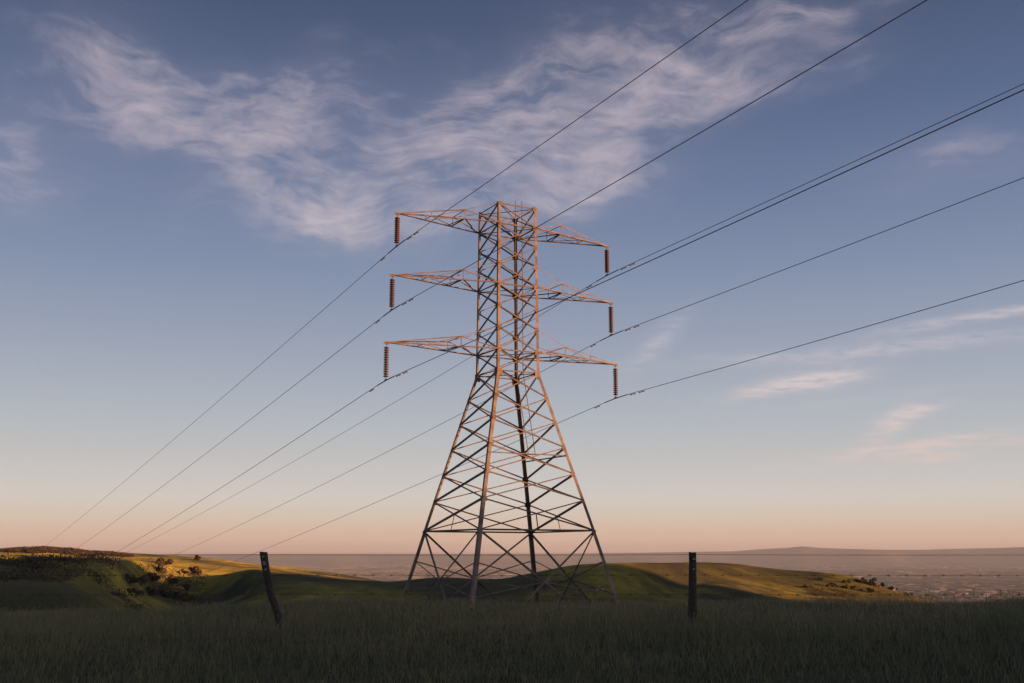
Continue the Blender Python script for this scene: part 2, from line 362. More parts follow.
# ------------------------------------------------------------------ transmission tower
YAW = R(28.489)
a_v = Vector((math.cos(YAW), math.sin(YAW), 0)); b_v = Vector((-math.sin(YAW), math.cos(YAW), 0)); UP = Vector((0,0,1))
ZL = [24.215,22.75,21.317,19.879,18.371,16.84,15.279,13.694,12.231,10.47,8.76,7.01,5.205,3.412,1.407]
Z_FOOT = -6.6
def width(z):
    if z >= 12.231: return 3.099+(3.302-3.099)*(24.215-z)/(24.215-12.231)
    if z >= 1.407: return 3.302+(8.674-3.302)*(12.231-z)/(12.231-1.407)
    return 8.674+(1.407-z)*.475
CN = {'N': (-1,-1), 'L': (-1,1), 'R': (1,-1), 'B': (1,1)}
def node(c, z):
    sa, sb = CN[c]; w_ = width(z)/2; return a_v*(sa*w_)+b_v*(sb*w_)+UP*z
FACES = {('N','R'): b_v, ('L','B'): -b_v, ('N','L'): a_v, ('R','B'): -a_v}      # pair -> inward normal
base_z = Z_FOOT
T = empty('lattice_tower', (0,0,base_z)); tag(T, 'tall steel lattice transmission tower with six crossarms, its upper half lit orange', 'transmission tower')
OFF = Vector((0,0,-base_z))
def part(mb, name, mat, parent=T, top=True):
    if top: mb.v = [tuple(Vector(v)+OFF) for v in mb.v]
    return mb.build(name, mat, parent)
# legs, flanges lying in the two faces that meet at the corner
for c, (sa, sb) in CN.items():
    m = MB(); zs = [24.26, 12.231, 1.407, Z_FOOT]
    for i in range(3):
        p = node(c, zs[i]); q_ = node(c, zs[i+1]); fw = (.19, .225, .26)[i]; tk = .018
        ua, ub = -a_v*sa, -b_v*sb
        prof = [(0,0),(fw,0),(fw,tk),(tk,tk),(tk,fw),(0,fw)]
        if sa*sb < 0: prof = prof[::-1]
        m.prism(p, q_, prof, ua, ub)
    leg = part(m, 'leg', M_STEEL)
    for zg, h_ in ((12.1,.5),(1.3,.3)):      # gusset plates where the leg bends and at the belt
        g = MB(); p = node(c, zg)
        g.box(p-b_v*sb*-.012+a_v*(-sa*h_*.4), a_v, UP, b_v, h_*.4, h_/2, .008)
        g.box(p-a_v*sa*-.012+b_v*(-sb*h_*.4), b_v, UP, a_v, h_*.4, h_/2, .008)
        part(g, 'gusset_plate', M_STEEL, leg)
    for kk, zg in enumerate(ZL[:-1]):
        g = MB(); p = node(c, zg-.04); e = .13
        g.box(p+b_v*sb*.004+a_v*(-sa*(e+.06)), a_v, UP, b_v, e, .15, .006)
        g.box(p+a_v*sa*.004+b_v*(-sb*(e+.06)), b_v, UP, a_v, e, .15, .006)
        part(g, 'gusset_plate', M_STEEL_W, leg)
    fo = MB(); p = node(c, Z_FOOT); fo.lathe([(.42,-1.2),(.42,.12),(.38,.16)], (p.x,p.y,p.z), 18); part(fo, 'footing', M_CONC)
# X bracing, panel by panel
for (c1, c2), inw in FACES.items():
    for k in range(len(ZL)-1):
        z1, z2 = ZL[k], ZL[k+1]; m = MB()
        thick = (c1, c2) in (('N','L'),('R','B'))
        w1, w2 = (.175, .07) if thick else (.085, .065)
        if k >= 8: w1, w2 = w1*1.02, w2*1.15
        m.angle(node(c1, z1), node(c2, z2), inw, w1, off=.022)
        m.angle(node(c2, z1), node(c1, z2), inw, w2, off=.036, flip=-1)
        part(m, 'cross_brace', M_BRACE)
        if k == len(ZL)-2:
            h_ = MB(); xc_ = (node(c1,z1)+node(c2,z1)+node(c1,z2)+node(c2,z2))/4
            t_ = width(z1)/(width(z1)+width(z2)); mid = (node(c1,z1)+node(c2,z1))/2*(1-t_)+(node(c1,z2)+node(c2,z2))/2*t_
            h_.angle(mid, (node(c1,z2)+node(c2,z2))/2, inw, .06, off=.06); part(h_, 'hanger', M_BRACE)
    # base panel with its redundant members
    zt, zf = 1.407, Z_FOOT; m = MB()
    m.angle(node(c1, zt), node(c2, zf), inw, .12, off=.024); m.angle(node(c2, zt), node(c1, zf), inw, .12, off=.040, flip=-1)
    t_ = width(zt)/(width(zt)+width(zf)); xc_ = ((node(c1,zt)+node(c2,zt))/2)*(1-t_)+((node(c1,zf)+node(c2,zf))/2)*t_
    part(m, 'base_brace', M_STEEL_W)
    m = MB()
    for c in (c1, c2):
        m.angle(node(c, -.60), xc_, inw, .07, off=.056); m.angle(node(c, -2.75), xc_, inw, .075, off=.07)
    part(m, 'stay_brace', M_STEEL_W)
# horizontal frames (ring and diagonal) at the top, the crossarm levels, the bend and the belt
for z, wd in ((ZL[0],.08),(ZL[1],.09),(ZL[4],.09),(ZL[7],.09),(ZL[8],.08),(ZL[14],.11)):
    m = MB()
    for (c1, c2), inw in FACES.items():
        m.angle(node(c1, z), node(c2, z), inw, wd, off=.05)
    if z > 12:
        m.angle(node('N', z)-UP*.03, node('B', z)-UP*.03, UP, wd*.8); m.angle(node('L', z)-UP*.06, node('R', z)-UP*.06, UP, wd*.8)
    part(m, 'horizontal_frame', M_BRACE if z < 20 else M_STEEL_W)
m = MB(); zz = 6.45
m.angle(node('R', zz), node('B', zz), -a_v, .09, off=.09); m.angle(node('N', zz), node('R', zz), b_v, .07, off=.09)
m.box((node('N', zz)+node('R', zz))/2+a_v*.35+b_v*.35, a_v, b_v, UP, .45, .28, .02)
part(m, 'rest_platform', M_STEEL_W)
# ladder inside the front face
m = MB(); rails = []
for sgn in (-1, 1):
    pts = []
    for z in (24.6, 12.231, 6.45):
        mid = (node('N', z)+node('R', z))/2+a_v*(width(z)*.045+sgn*.27)+b_v*.12
        mid.z = z; pts.append(mid)
    rails.append(pts)
rungs = []
for k in range(60):
    z = 24.3-k*.3
    if z < 6.6: break
    mid = (node('N', z)+node('R', z))/2+a_v*(width(z)*.045)+b_v*.12
    rungs.append((mid-a_v*.26, mid+a_v*.26))
ladder = empty('ladder', OFF); ladder.parent = T
for p_, q_ in rungs:
    rg = MB(); rg.tube([p_, q_], .007, 5); part(rg, 'rung', M_BRACE, ladder, False)
for pts in rails:
    r_ = MB(); r_.tube(pts, .026, 6); part(r_, 'rail', M_BRACE, ladder, False)
# crossarms
ARMS = {1: 8.55, 4: 8.822, 7: 9.129}
names = {1: 'topmost', 4: 'middle', 7: 'lowest'}
tips = {}
for k, L_ in ARMS.items():
    z = ZL[k]
    for s in (-1, 1):
        tip = a_v*(s*L_)+UP*z; tips[k, s] = tip
        near_c, far_c = ('N','L') if s < 0 else ('R','B')
        hub = empty('crossarm', OFF+tip*0+UP*z); hub.parent = T
        def ap(mb, name, mat=M_STEEL):
            mb.v = [tuple(Vector(v)-UP*z) for v in mb.v]; return mb.build(name, mat, hub)
        peaks = {}
        for c in (near_c, far_c):
            fb = -1 if c in ('N','R') else 1
            p0 = node(c, z); P1 = p0.lerp(tip, 1/3); P2 = p0.lerp(tip, 2/3); pk = P1+UP*.72; p2t = tip.lerp(pk, .5)
            side = b_v*(-fb)
            m = MB(); m.angle(p0-UP*.01, tip, UP, .09 if c in ('N','R') else .125, flip=fb*s); ap(m, 'bottom_chord', M_STEEL_W if c in ('L','B') else M_STEEL)
            m = MB(); m.angle(tip+UP*.03, pk, side, .065); m.angle(pk, p0+UP*.05, side, .055); ap(m, 'top_chord')
            m = MB(); m.angle(pk, node(c, ZL[k-1]), side, .035, off=.01); ap(m, 'tie')
            m = MB(); m.angle(P1, pk, side, .065, off=.02); m.angle(P2, p2t, side, .055, off=.02)
            m.angle(P2, P1+(pk-P1)*.97, side, .045, off=.03)
            ap(m, 'web', M_STEEL_W); peaks[c] = (P1, P2, p0, pk, p2t)
        n_, f_ = peaks[near_c], peaks[far_c]; m = MB(); dn = UP*.03
        m.angle(f_[2].lerp(f_[0], .12)+dn, n_[0]+dn, UP, .095); m.angle(n_[0]+dn*1.6, f_[0].lerp(f_[1], .02)+dn*1.6, UP, .075)
        m.angle(n_[0]+dn*2.2, f_[0].lerp(f_[2], .0)+dn*2.2+(tip-f_[2])*.05, UP, .05); m.angle(f_[0]+dn, n_[1]+dn, UP, .045); m.angle(n_[1]+dn*1.6, f_[1]+dn*1.6, UP, .04)
        m.angle(n_[3], f_[3], -UP, .04)
        ap(m, 'bottom_lattice', M_STEEL_W)
        m = MB(); m.box(tip-UP*.02, a_v, UP, b_v, .2, .09, .012); ap(m, 'tip_plate', M_STEEL_W)

# ------------------------------------------------------------------ insulator strings: each hangs from a crossarm tip
IL = {('L',1): 2.27, ('L',4): 2.38, ('L',7): 2.50, ('R',1): 2.20, ('R',4): 2.42, ('R',7): 2.46}
disc_me = None; cap_me = None; bell_me = None
def disc_mesh():
    m = MB(); m.lathe([(.055,.085),(.11,.07),(.175,.022),(.19,-.008),(.17,-.022),(.10,-.012),(.085,-.045),(.05,-.06)], n=20); return m
clampx = {}
first = None
ordn = {1: 'top', 4: 'middle', 7: 'lowest'}
bottoms = {}
def copy_tree(o, parent=None):
    c = o.copy(); col.objects.link(c)
    if parent: c.parent = parent
    for ch in list(o.children): copy_tree(ch, c)
    return c
proto_me = {}
for (sd_, k), ln in IL.items():
    s = -1 if sd_ == 'L' else 1
    tip = tips[k, s]
    bottom = tip-UP*ln-a_v*(.0)
    bottoms[sd_, k] = bottom
    root = empty('insulator_string', bottom)
    lab = {1: 'brown disc insulator string under the %s end of the top crossarm pair', 4: 'brown disc insulator string under the %s end of the middle crossarm pair', 7: 'brown disc insulator string under the %s end of the lowest crossarm pair'}[k] % ('left' if s < 0 else 'right')
    tag(root, lab, 'insulator', 'insulator strings hanging from the crossarm tips')
    nd = 13; sp = (ln-.42)/nd
    if not proto_me:
        d_ = disc_mesh().build('disc', M_INS, root, True); proto_me['disc'] = d_.data; d_.location = (0,0,.22)
        c_ = MB(); c_.lathe([(.018,0),(.018,.10),(.045,.11),(.05,.15),(.02,.17),(.02,.24)], n=12); c2 = c_.build('shackle', M_CAPM, root); proto_me['shackle'] = c2.data
        e_ = MB(); e_.box((0,0,-.02), b_v, UP, a_v, .20, .045, .035); e_.box((0,0,.06), b_v, UP, a_v, .05, .06, .02); c3 = e_.build('suspension_clamp', M_CAPM, root); proto_me['suspension_clamp'] = c3.data
        mats = None
        dfirst, sfirst = d_, c2
    else:
        dfirst = bpy.data.objects.new('disc', proto_me['disc']); col.objects.link(dfirst); dfirst.parent = root; dfirst.location = (0,0,.22)
        sfirst = bpy.data.objects.new('shackle', proto_me['shackle']); col.objects.link(sfirst); sfirst.parent = root
        e_ = bpy.data.objects.new('suspension_clamp', proto_me['suspension_clamp']); col.objects.link(e_); e_.parent = root
    sfirst.location = (0,0,ln-.24)
    for i in range(1, nd):
        d2 = dfirst.copy(); col.objects.link(d2); d2.parent = root; d2.location = (0,0,.16+i*sp+.06)

# ------------------------------------------------------------------ conductors
FITL = {('L',1): (.0980,4.3e-5), ('L',4): (.1095,6.7e-5), ('L',7): (.1163,9.8e-5), ('R',1): (.1165,8.1e-5), ('R',4): (.1225,9.4e-5), ('R',7): (.1250,7.2e-5)}
FITR = {('L',1): (-.0256,0), ('L',4): (-.0190,-1.9e-4), ('L',7): (-.029,-1.05e-4), ('R',1): (-.045,3.0e-4*0-0), ('R',4): (-.0345,-1.2e-4), ('R',7): (-.0300,-2.2e-4)}
FITR[('R',1)] = (-.0327, 0)
nm = {('L',1): 'conductor wire clamped to the top left insulator string', ('L',4): 'conductor wire clamped to the middle left insulator string', ('L',7): 'conductor wire clamped to the lowest left insulator string',
      ('R',1): 'conductor wire clamped to the top right insulator string', ('R',4): 'conductor wire clamped to the middle right insulator string', ('R',7): 'conductor wire clamped to the lowest right insulator string'}
for key, P0 in bottoms.items():
    mL, kL = FITL[key]; mR, kR = FITR[key]
    root = empty('power_line', P0); tag(root, nm[key], 'power line', 'conductors strung between the towers')
    pts = []
    def zz_(s): return (-mL*s+kL*s*s) if s >= 0 else (mR*s*1.0 - kR*s*s*1.0 if False else -mR*-s*1.0*-1*-1)
    for s in np.concatenate([np.arange(-150, -4, 3.0), np.arange(-4, 4.01, .5), np.arange(6, 372, 6.0)]):
        s = float(s)
        if s >= 0: dz = -mL*s+kL*s*s
        else: dz = (-mR)*(-s)-kR*s*s
        # smooth bend over the clamp
        dz -= .05*math.exp(-abs(s)/1.2)-.05
        pts.append(b_v*s+UP*(dz-.05))
    m = MB(); m.tube(pts, .020, 6); m.build('wire', M_WIRE, root, True)
    rod = MB(); rp = [p for p in pts if abs(p.dot(b_v)) < 1.6]; rod.tube(rp, .036, 8); rod.build('armour_rod', M_CAPM, root, True)
    for s in (-3.3, -2.2, 2.5):
        dz = (-mL*s+kL*s*s) if s >= 0 else (-mR)*(-s)-kR*s*s
        c = b_v*s+UP*(dz-.06); d_ = (b_v+UP*(-mL if s > 0 else mR)).normalized()
        m = MB(); m.tube([c-d_*.26-UP*.03, c+d_*.26-UP*.03], .014, 6)
        for e in (-1, 1): m.tube([c+d_*(e*.33)-UP*.035, c+d_*(e*.12)-UP*.035], .042, 8)
        m.box(c-UP*.01, d_, UP, a_v, .03, .035, .015)
        m.build('vibration_damper', M_CAPM, root)

# ------------------------------------------------------------------ wire fence
FD = 22.0                                     # metres in front of the camera
def on_fence(x, y):
    d = ray(x, y); return CAM+d*(FD/d.y)
cl, cr_ = on_fence(264, 552), on_fence(692.5, 552)
fence = empty('wire_fence', (cl.x, cl.y, hz(cl.x, cl.y))); tag(fence, 'barbed wire fence on dark wooden posts along the grass in front of the tower', 'fence')
F0 = Vector(fence.location)
def post(line, wd, name='post', label=None):
    m = MB(); pts = [on_fence(x, y)-F0 for x, y in line]; n = 10; k0 = 0
    rads = []
    rr_ = random.Random(len(line))
    vs = []; fs = []
    for i, (p, hw) in enumerate(zip(pts, wd)):
        for j in range(n):
            a = 2*math.pi*j/n; sq = 1/max(abs(math.cos(a)), abs(math.sin(a)))**.55
            vs.append((p.x+hw*sq*math.cos(a)*(1+rr_.uniform(-.05,.05)), p.y+hw*sq*math.sin(a)*(1+rr_.uniform(-.05,.05)), p.z+(rr_.uniform(-.012,.012) if i == 0 else 0)))
    for i in range(len(pts)-1):
        for j in range(n):
            a_, b_ = i*n+j, i*n+(j+1) % n; fs.append((a_, b_, b_+n, a_+n))
    fs.append(tuple(range(n-1,-1,-1))); fs.append(tuple((len(pts)-1)*n+j for j in range(n)))
    fs = [f[::-1] for f in fs]
    m.add(vs, fs); o = m.build(name, M_POST, fence)
    if label: o['label'] = label
    return o, pts
pl, ptl = post([(263.4,552),(264.6,560),(266.2,570),(268.4,582),(270.6,593),(274.3,603),(277.6,613),(280.5,626),(283,640)], [.074,.074,.073,.073,.072,.074,.076,.078,.08], label='dark post leaning and bent to the left')
pr, ptr = post([(692.4,552.3),(692.6,565),(692.6,580),(692.5,595),(692.4,608),(692.4,622),(692.4,636)], [.072,.074,.077,.083,.088,.09,.09], label='dark upright post')
for o, marks in ((pl, [(264.2,556.5),(264.8,562),(265.4,564),(266.4,569.5)]), (pr, [(693.4,559),(693.2,569)])):
    for i, (x, y) in enumerate(marks):
        p = on_fence(x, y)-F0; m = MB(); p.y -= .083
        m.box(p, Vector((1,0,.4)).normalized(), Vector((-.4,0,1)).normalized(), Vector((0,1,0)), .022, .012, .012)
        m.build('wire_staple', M_WHITE, o)
xl, xr = on_fence(-330, 555).x-F0.x, on_fence(1330, 555).x-F0.x
for wi, (y, barbed) in enumerate(((554.6, False), (574.8, True), (594.2, True))):
    z0 = on_fence(512, y).z-F0.z; m = MB(); pts = []
    lx, rx = cl.x-F0.x, cr_.x-F0.x
    for x in np.linspace(xl, xr, 120):
        span = (rx-lx); ph = ((x-lx) % span)/span; sag = .010*4*ph*(1-ph)
        pts.append(Vector((x, -.09, z0-sag)))
    m.tube(pts, .0044 if wi == 0 else .0024, 5); wobj = m.build('wire', M_RUST, fence)
    if barbed:
        bm_ = MB()
        for x in np.arange(xl+.2, xr, .365):
            span = (rx-lx); ph = ((x-lx) % span)/span; sag = .010*4*ph*(1-ph); c = Vector((x, -.09, z0-sag))
            for d_ in (Vector((.3,.3,.9)), Vector((-.3,.5,.8)), Vector((1,0,.1))):
                d_ = d_.normalized(); L2 = .022 if d_.x < .9 else .045
                bm_.tube([c-d_*L2, c+d_*L2], .0045, 4)
        bo = bm_.build('barbs', M_RUST, wobj); bo['kind'] = 'stuff'

# ------------------------------------------------------------------ grass of the field
def blades(name, n, rmin, rmax, amax, hmin, hmax, wd, mat, dens_pow=.5, patch=None):
    a = rng.uniform(-amax, amax, n); r = rmin+(rmax-rmin)*rng.uniform(0, 1, n)**dens_pow
    x = CAM.x+r*np.sin(a); y = CAM.y+r*np.cos(a)
    cl_ = fbm(x/2.1, y/2.1, 4, 21)*1.1+fbm(x/4, y/3, 3, 22)*.75; cl_ -= np.clip((17.5-r)/4, 0, 1)*.65*(1+.8*fbm(x/1.7, y/.8, 2, 33))
    x = x+fbm(x*3, y*3, 1, 5)*.05
    z = height(x, y)-.02
    h = hmin+(hmax-hmin)*rng.uniform(0, 1, n)**1.6; h *= np.clip(.85+cl_*1.15, .30, 1.75)
    az_ = rng.uniform(0, 2*math.pi, n); lean = h*rng.uniform(.1, .55, n); wdir = rng.uniform(0, 2*math.pi, n)
    w_ = wd*rng.uniform(.6, 1.3, n)
    dx, dy = np.cos(az_), np.sin(az_); px, py = np.cos(wdir), np.sin(wdir)
    lv = []
    for tt, ws in ((0,1),(.45,.85),(.8,.5)):
        cx = x+dx*lean*tt**2; cy = y+dy*lean*tt**2; cz = z+h*tt*(1-.12*tt)
        lv += [np.stack([cx-px*w_*ws/2, cy-py*w_*ws/2, cz], -1), np.stack([cx+px*w_*ws/2, cy+py*w_*ws/2, cz], -1)]
    lv.append(np.stack([x+dx*lean, y+dy*lean, z+h*.9], -1))
    V = np.stack(lv, 1).reshape(-1, 3); b0 = (np.arange(n)*7)[:, None]
    F = np.concatenate([b0+np.array([[0,1,3,2]]), b0+np.array([[2,3,5,4]]), b0+np.array([[4,5,6]])], 1).ravel()
    cnt = np.tile(np.array([4,4,3]), n)
    o = np_mesh(name, V, F, cnt, mat)
    at = o.data.attributes.new('tip', 'FLOAT', 'POINT'); at.data.foreach_set('value', np.tile(np.array([0,0,.4,.4,.8,.8,1.0], np.float32), n))
    return o
mgr, t, b = mat_new('grass_blades')
geo = t.node('ShaderNodeNewGeometry'); p_ = geo.outputs['Position']
g1 = t.noise(p_, .35, 4, .6); g2 = t.math('ADD', t.math('MULTIPLY', geo.outputs['Random Per Island'], .35), t.math('MULTIPLY', t.noise(t.mapping(p_, scale=(1,.4,1)), .22, 3, .6), .75))
tipn = t.node('ShaderNodeAttribute', attribute_name='tip').outputs['Fac']
gc = t.ramp(g2, [(.3, (.098,.128,.074)), (.5, (.13,.158,.088)), (.68, (.18,.19,.10)), (.85, (.25,.235,.135))])
gpatch = t.ramp(t.noise(p_, .45, 4, .65), [(.42, (.15,.15,.15)), (.6, (.9,.9,.9))])
gc = t.mix(t.math('MULTIPLY', t.math('POWER', tipn, 2.0), gpatch), gc, (.29,.26,.145,1))
t.link(gc, b.inputs['Base Color'])
b.inputs['Roughness'].default_value = .75; b.inputs['Specular IOR Level'].default_value = .2
gr = blades('grass', 620000, 13.2, 42, .54, .12, .36, .0075, mgr); tag(gr, 'long dark green grass covering the field in front of the tower', 'grass', kind='stuff')

# ------------------------------------------------------------------ shrubs, trees and buildings on the hills and in the valley
def ground_at(x, y, r0=95., r1=12000.):
    """first point of the ground seen at that place of the photograph beyond r0"""
    az0 = azel(x, y)[0]; sl = slope_of(x, y); r = np.geomspace(r0, r1, 6000)
    h = height(CAM.x+r*math.sin(az0), CAM.y+r*math.cos(az0)); k = np.nonzero(h >= sl*r)[0]
    rr_ = r[k[0]] if len(k) else None
    if rr_ is None: return None
    return Vector((CAM.x+rr_*math.sin(az0), CAM.y+rr_*math.cos(az0), float(h[k[0]]))), rr_
def leaf_cloud(n, blobs, size, seed):
    r_ = np.random.default_rng(seed); V = []
    k = r_.integers(0, len(blobs), n); bl = np.array(blobs)[k]
    d = r_.normal(size=(n, 3)); d /= np.linalg.norm(d, axis=1)[:, None]; rad = r_.uniform(.45, 1.0, n)**.5
    c = bl[:, :3]+d*rad[:, None]*bl[:, 3:4]*np.array([1, 1, .8])
    u = r_.normal(size=(n, 3)); u /= np.linalg.norm(u, axis=1)[:, None]; v = np.cross(u, r_.normal(size=(n, 3))); v /= np.linalg.norm(v, axis=1)[:, None]
    s_ = size*r_.uniform(.6, 1.3, n)[:, None]
    V = np.stack([c-u*s_, c-v*s_*.6, c+u*s_, c+v*s_*.6], 1).reshape(-1, 3)
    return V
mlf, t, b = mat_new('shrub_leaves')
geo = t.node('ShaderNodeNewGeometry')
t.link(t.ramp(geo.outputs['Random Per Island'], [(0, (.022,.030,.014)), (.6, (.04,.046,.022)), (1, (.07,.068,.035))]), b.inputs['Base Color']); b.inputs['Roughness'].default_value = .8
mls, t, b = mat_new('dry_scrub_leaves')
geo = t.node('ShaderNodeNewGeometry')
t.link(t.ramp(geo.outputs['Random Per Island'], [(0, (.05,.045,.028)), (.6, (.095,.078,.045)), (1, (.16,.125,.07))]), b.inputs['Base Color']); b.inputs['Roughness'].default_value = .85
mlw, t, b = mat_new('bare_wood_crowns')
geo = t.node('ShaderNodeNewGeometry')
t.link(t.ramp(geo.outputs['Random Per Island'], [(0, (.035,.032,.024)), (.6, (.065,.052,.036)), (1, (.10,.078,.05))]), b.inputs['Base Color']); b.inputs['Roughness'].default_value = .85
def shrub(name, x, y, w_, h_, label, cat, group, mat=mlf, n=1300, seed=0, trunk=True):
    g = ground_at(x, y)
    if g is None: return
    p, r = g; r_ = random.Random(seed*7+int(x)); root = empty(name, p); tag(root, label, cat, group)
    bl = []
    nb = max(4, int(w_/h_*5))
    for i in range(nb):
        fx = r_.uniform(-.5,.5); bl.append((fx*w_*.85, r_.uniform(-.5,.5)*w_*.5, h_*r_.uniform(.15,.80)*(1-abs(fx)), h_*r_.uniform(.12,.34)))
    V = leaf_cloud(n, bl, h_*.075, seed+int(x)); c = np.full(n, 4)
    o = np_mesh('crown', V, np.arange(n*4), c, mat); o.parent = root
    m = MB()
    for i in range(min(nb, 4)):
        b_ = bl[i]; m.tube([(b_[0]*.15, b_[1]*.15, -.3), (b_[0]*.5, b_[1]*.5, b_[2]*.5), (b_[0], b_[1], b_[2])], [h_*.035, h_*.025, h_*.012], 6)
    m.build('trunk', M_BARK, root)
    return root
G1 = 'shrubs on the right hill slope'; G2 = 'shrubs on the left hill slope'
for x, y, w_, h_, lab in [(876,586.5,5.2,2.6,'biggest dark bush on the falling edge of the right hill'),(862,583,3.6,1.9,'dark bush just left of the biggest bush on the right hill edge'),
        (893,590.5,2.6,1.5,'low dark bush just right of the biggest bush on the right hill edge'),
        (846,583.5,3.2,1.3,'dark bush on the right hill, upper of two left of the edge bushes'),(849,589,4,1.5,'dark bush on the right hill, lower of two left of the edge bushes'),
        (818,580,3.4,1.0,'low dark shrub in the middle of the sunlit right slope'),(832,587,4,1.4,'dark shrub low on the right slope under the sunlit streak'),
        (806,588,4,1.2,'low shrub at the left end of the dark patch on the right slope'),(908,595,3,1.1,'small bush at the far right foot of the right hill'),(868,592.5,4.2,1.6,'dark bush below the biggest bush at the foot of the right hill')]:
    shrub('bush', x, y, w_, h_, lab, 'bush', G1, seed=3)
shrub('tree', 195.5, 560.2, 4.6, 2.9, 'tiny lone round tree on the skyline of the sunlit left hill', 'tree', None, seed=5)
for i, (x, y, w_, h_, lab, mt) in enumerate([(193,574.5,5,3.4,'round bush at the bottom of the sunlit left hill patch',mls),(182,575,3.5,2.2,'small bush just left of the round bush on the sunlit left hill',mls),
        (163,566,5,3.2,'bush at the upper left corner of the sunlit left hill patch',mls),(158,573,5,3,'tall brown bush below the corner bush on the left hill',mls),(128,583,4.5,2.4,'leftmost sunlit brown bush in the scrub of the left hill',mls),
        (140,585,4.2,2.6,'second brown bush from the left in the scrub of the left hill',mls),(151,580,4.5,2.6,'brown bush in the upper middle of the left hill scrub',mls),(170,583,4,2.4,'brown bush right of the middle in the left hill scrub',mls),
        (133,596,4.8,2.3,'lower left brown bush of the scrub at the grass edge',mls),(149,594,4,2.6,'lower brown bush of the scrub, next to the lower left one',mls),(163,597,4.6,2.4,'low brown bush of the scrub right above the grass edge',mls),(178,598,4,2.2,'lowest right brown bush of the scrub at the grass edge',mls),
        (185,590,3.4,2.0,'brown bush at the right end of the left hill scrub',mls)]):
    shrub('bush', x, y, w_, h_, lab, 'bush', G2, mt, seed=11+i)
# woods on the far left ridge, read as one mass
Vs = []
r_ = random.Random(5)
for i in range(900):
    x = r_.uniform(8, 130); f = r_.random()
    y = np.interp(x, [8,20,45,75,90,110,130], [550.5,549.2,547.8,549.9,552.2,553.2,555.4])+f*(5.0 if 28 < x < 90 else 2.5)
    g = ground_at(x, y, 600)
    if g is None: continue
    p, r = g; s_ = r_.uniform(1.0, 2.0)
    V = leaf_cloud(46, [(p.x, p.y, p.z+s_*.4, s_*.9), (p.x+s_*1.3, p.y, p.z+s_*.3, s_*.8)], s_*.26, i); Vs.append(V)
if Vs:
    V = np.concatenate(Vs); o = np_mesh('far_wood', V, np.arange(len(V)), np.full(len(V)//4, 4), mls); o.data.materials[0] = mlw; tag(o, 'brown wood covering the top of the farthest left ridge', 'wood', kind='stuff')
# pale buildings on the valley floor
mwall = simple('pale_wall', (.33,.29,.25), (.46,.40,.35), .02, .8)
mroof = simple('pale_roof', (.30,.26,.23), (.42,.37,.33), .02, .8)
r_ = random.Random(9)
for i in range(26):
    x = r_.uniform(872, 1060); y = r_.choice([592.5, 594, 595.2, 596.4, 590.5])+r_.uniform(-.5, .5)
    g = ground_at(x, y, 1500, 20000)
    if g is None: continue
    p, r = g; L2, W2, H2 = r_.uniform(8, 34), r_.uniform(8, 20), r_.uniform(4, 7)
    root = empty('valley_building', p); root.rotation_euler.z = r_.uniform(-.35, .35)
    tag(root, 'pale low building on the hazy valley floor at the right, a speck beyond the grass', 'building', 'pale buildings on the valley floor')
    m = MB(); ex, ey, ez = Vector((1,0,0)), Vector((0,1,0)), Vector((0,0,1)); m.box((0,0,H2/2-1), ex, ey, ez, L2, W2, H2/2+1); m.build('wall', mwall, root)
    m = MB(); m.prism(Vector((-L2-1,0,H2+.02)), Vector((L2+1,0,H2+.02)), [(-W2-1,0),(W2+1,0),(0,W2*.3)], ey, ez); m.build('roof', mroof, root)
# pale stones on the slope behind the right leg, and a bare bank on the left slope
def rock(x, y, w_, h_, label, mat, seed):
    g = ground_at(x, y)
    if g is None: return
    bm = bmesh_ico(seed, w_, h_); o = bm.build('rock', mat); o.location = g[0]; tag(o, label, 'rock')
def bmesh_ico(seed, w_, h_):
    r_ = random.Random(seed); m = MB(); n1, n2 = 9, 14; vs = []; fs = []
    for i in range(n1+1):
        th_ = math.pi*i/n1
        for j in range(n2):
            ph = 2*math.pi*j/n2; k = 1+.22*math.sin(3*ph+seed)*math.sin(2*th_)+.16*r_.uniform(-1,1)
            vs.append((w_/2*k*math.sin(th_)*math.cos(ph), w_*.3*k*math.sin(th_)*math.sin(ph), h_*(.3+.6*k*math.cos(th_))))
    for i in range(n1):
        for j in range(n2):
            fs.append((i*n2+j, (i+1)*n2+j, (i+1)*n2+(j+1) % n2, i*n2+(j+1) % n2))
    m.add(vs, fs); return m
M_ROCK = simple('pale_stone', (.38,.34,.29), (.55,.50,.44), 3.0, .9); M_BANK = simple('bare_earth', (.40,.24,.13), (.52,.34,.2), 2.0, .95)
rock(597.5, 590, .9, .45, 'pale stone on the dark slope behind the right tower leg, left of two', M_ROCK, 2)
rock(602.5, 590.2, .6, .35, 'smaller pale stone on the dark slope, right of two', M_ROCK, 3)
rock(178, 589.5, 3.2, .9, 'bare orange earth bank in the scrub of the left hill', M_BANK, 4)

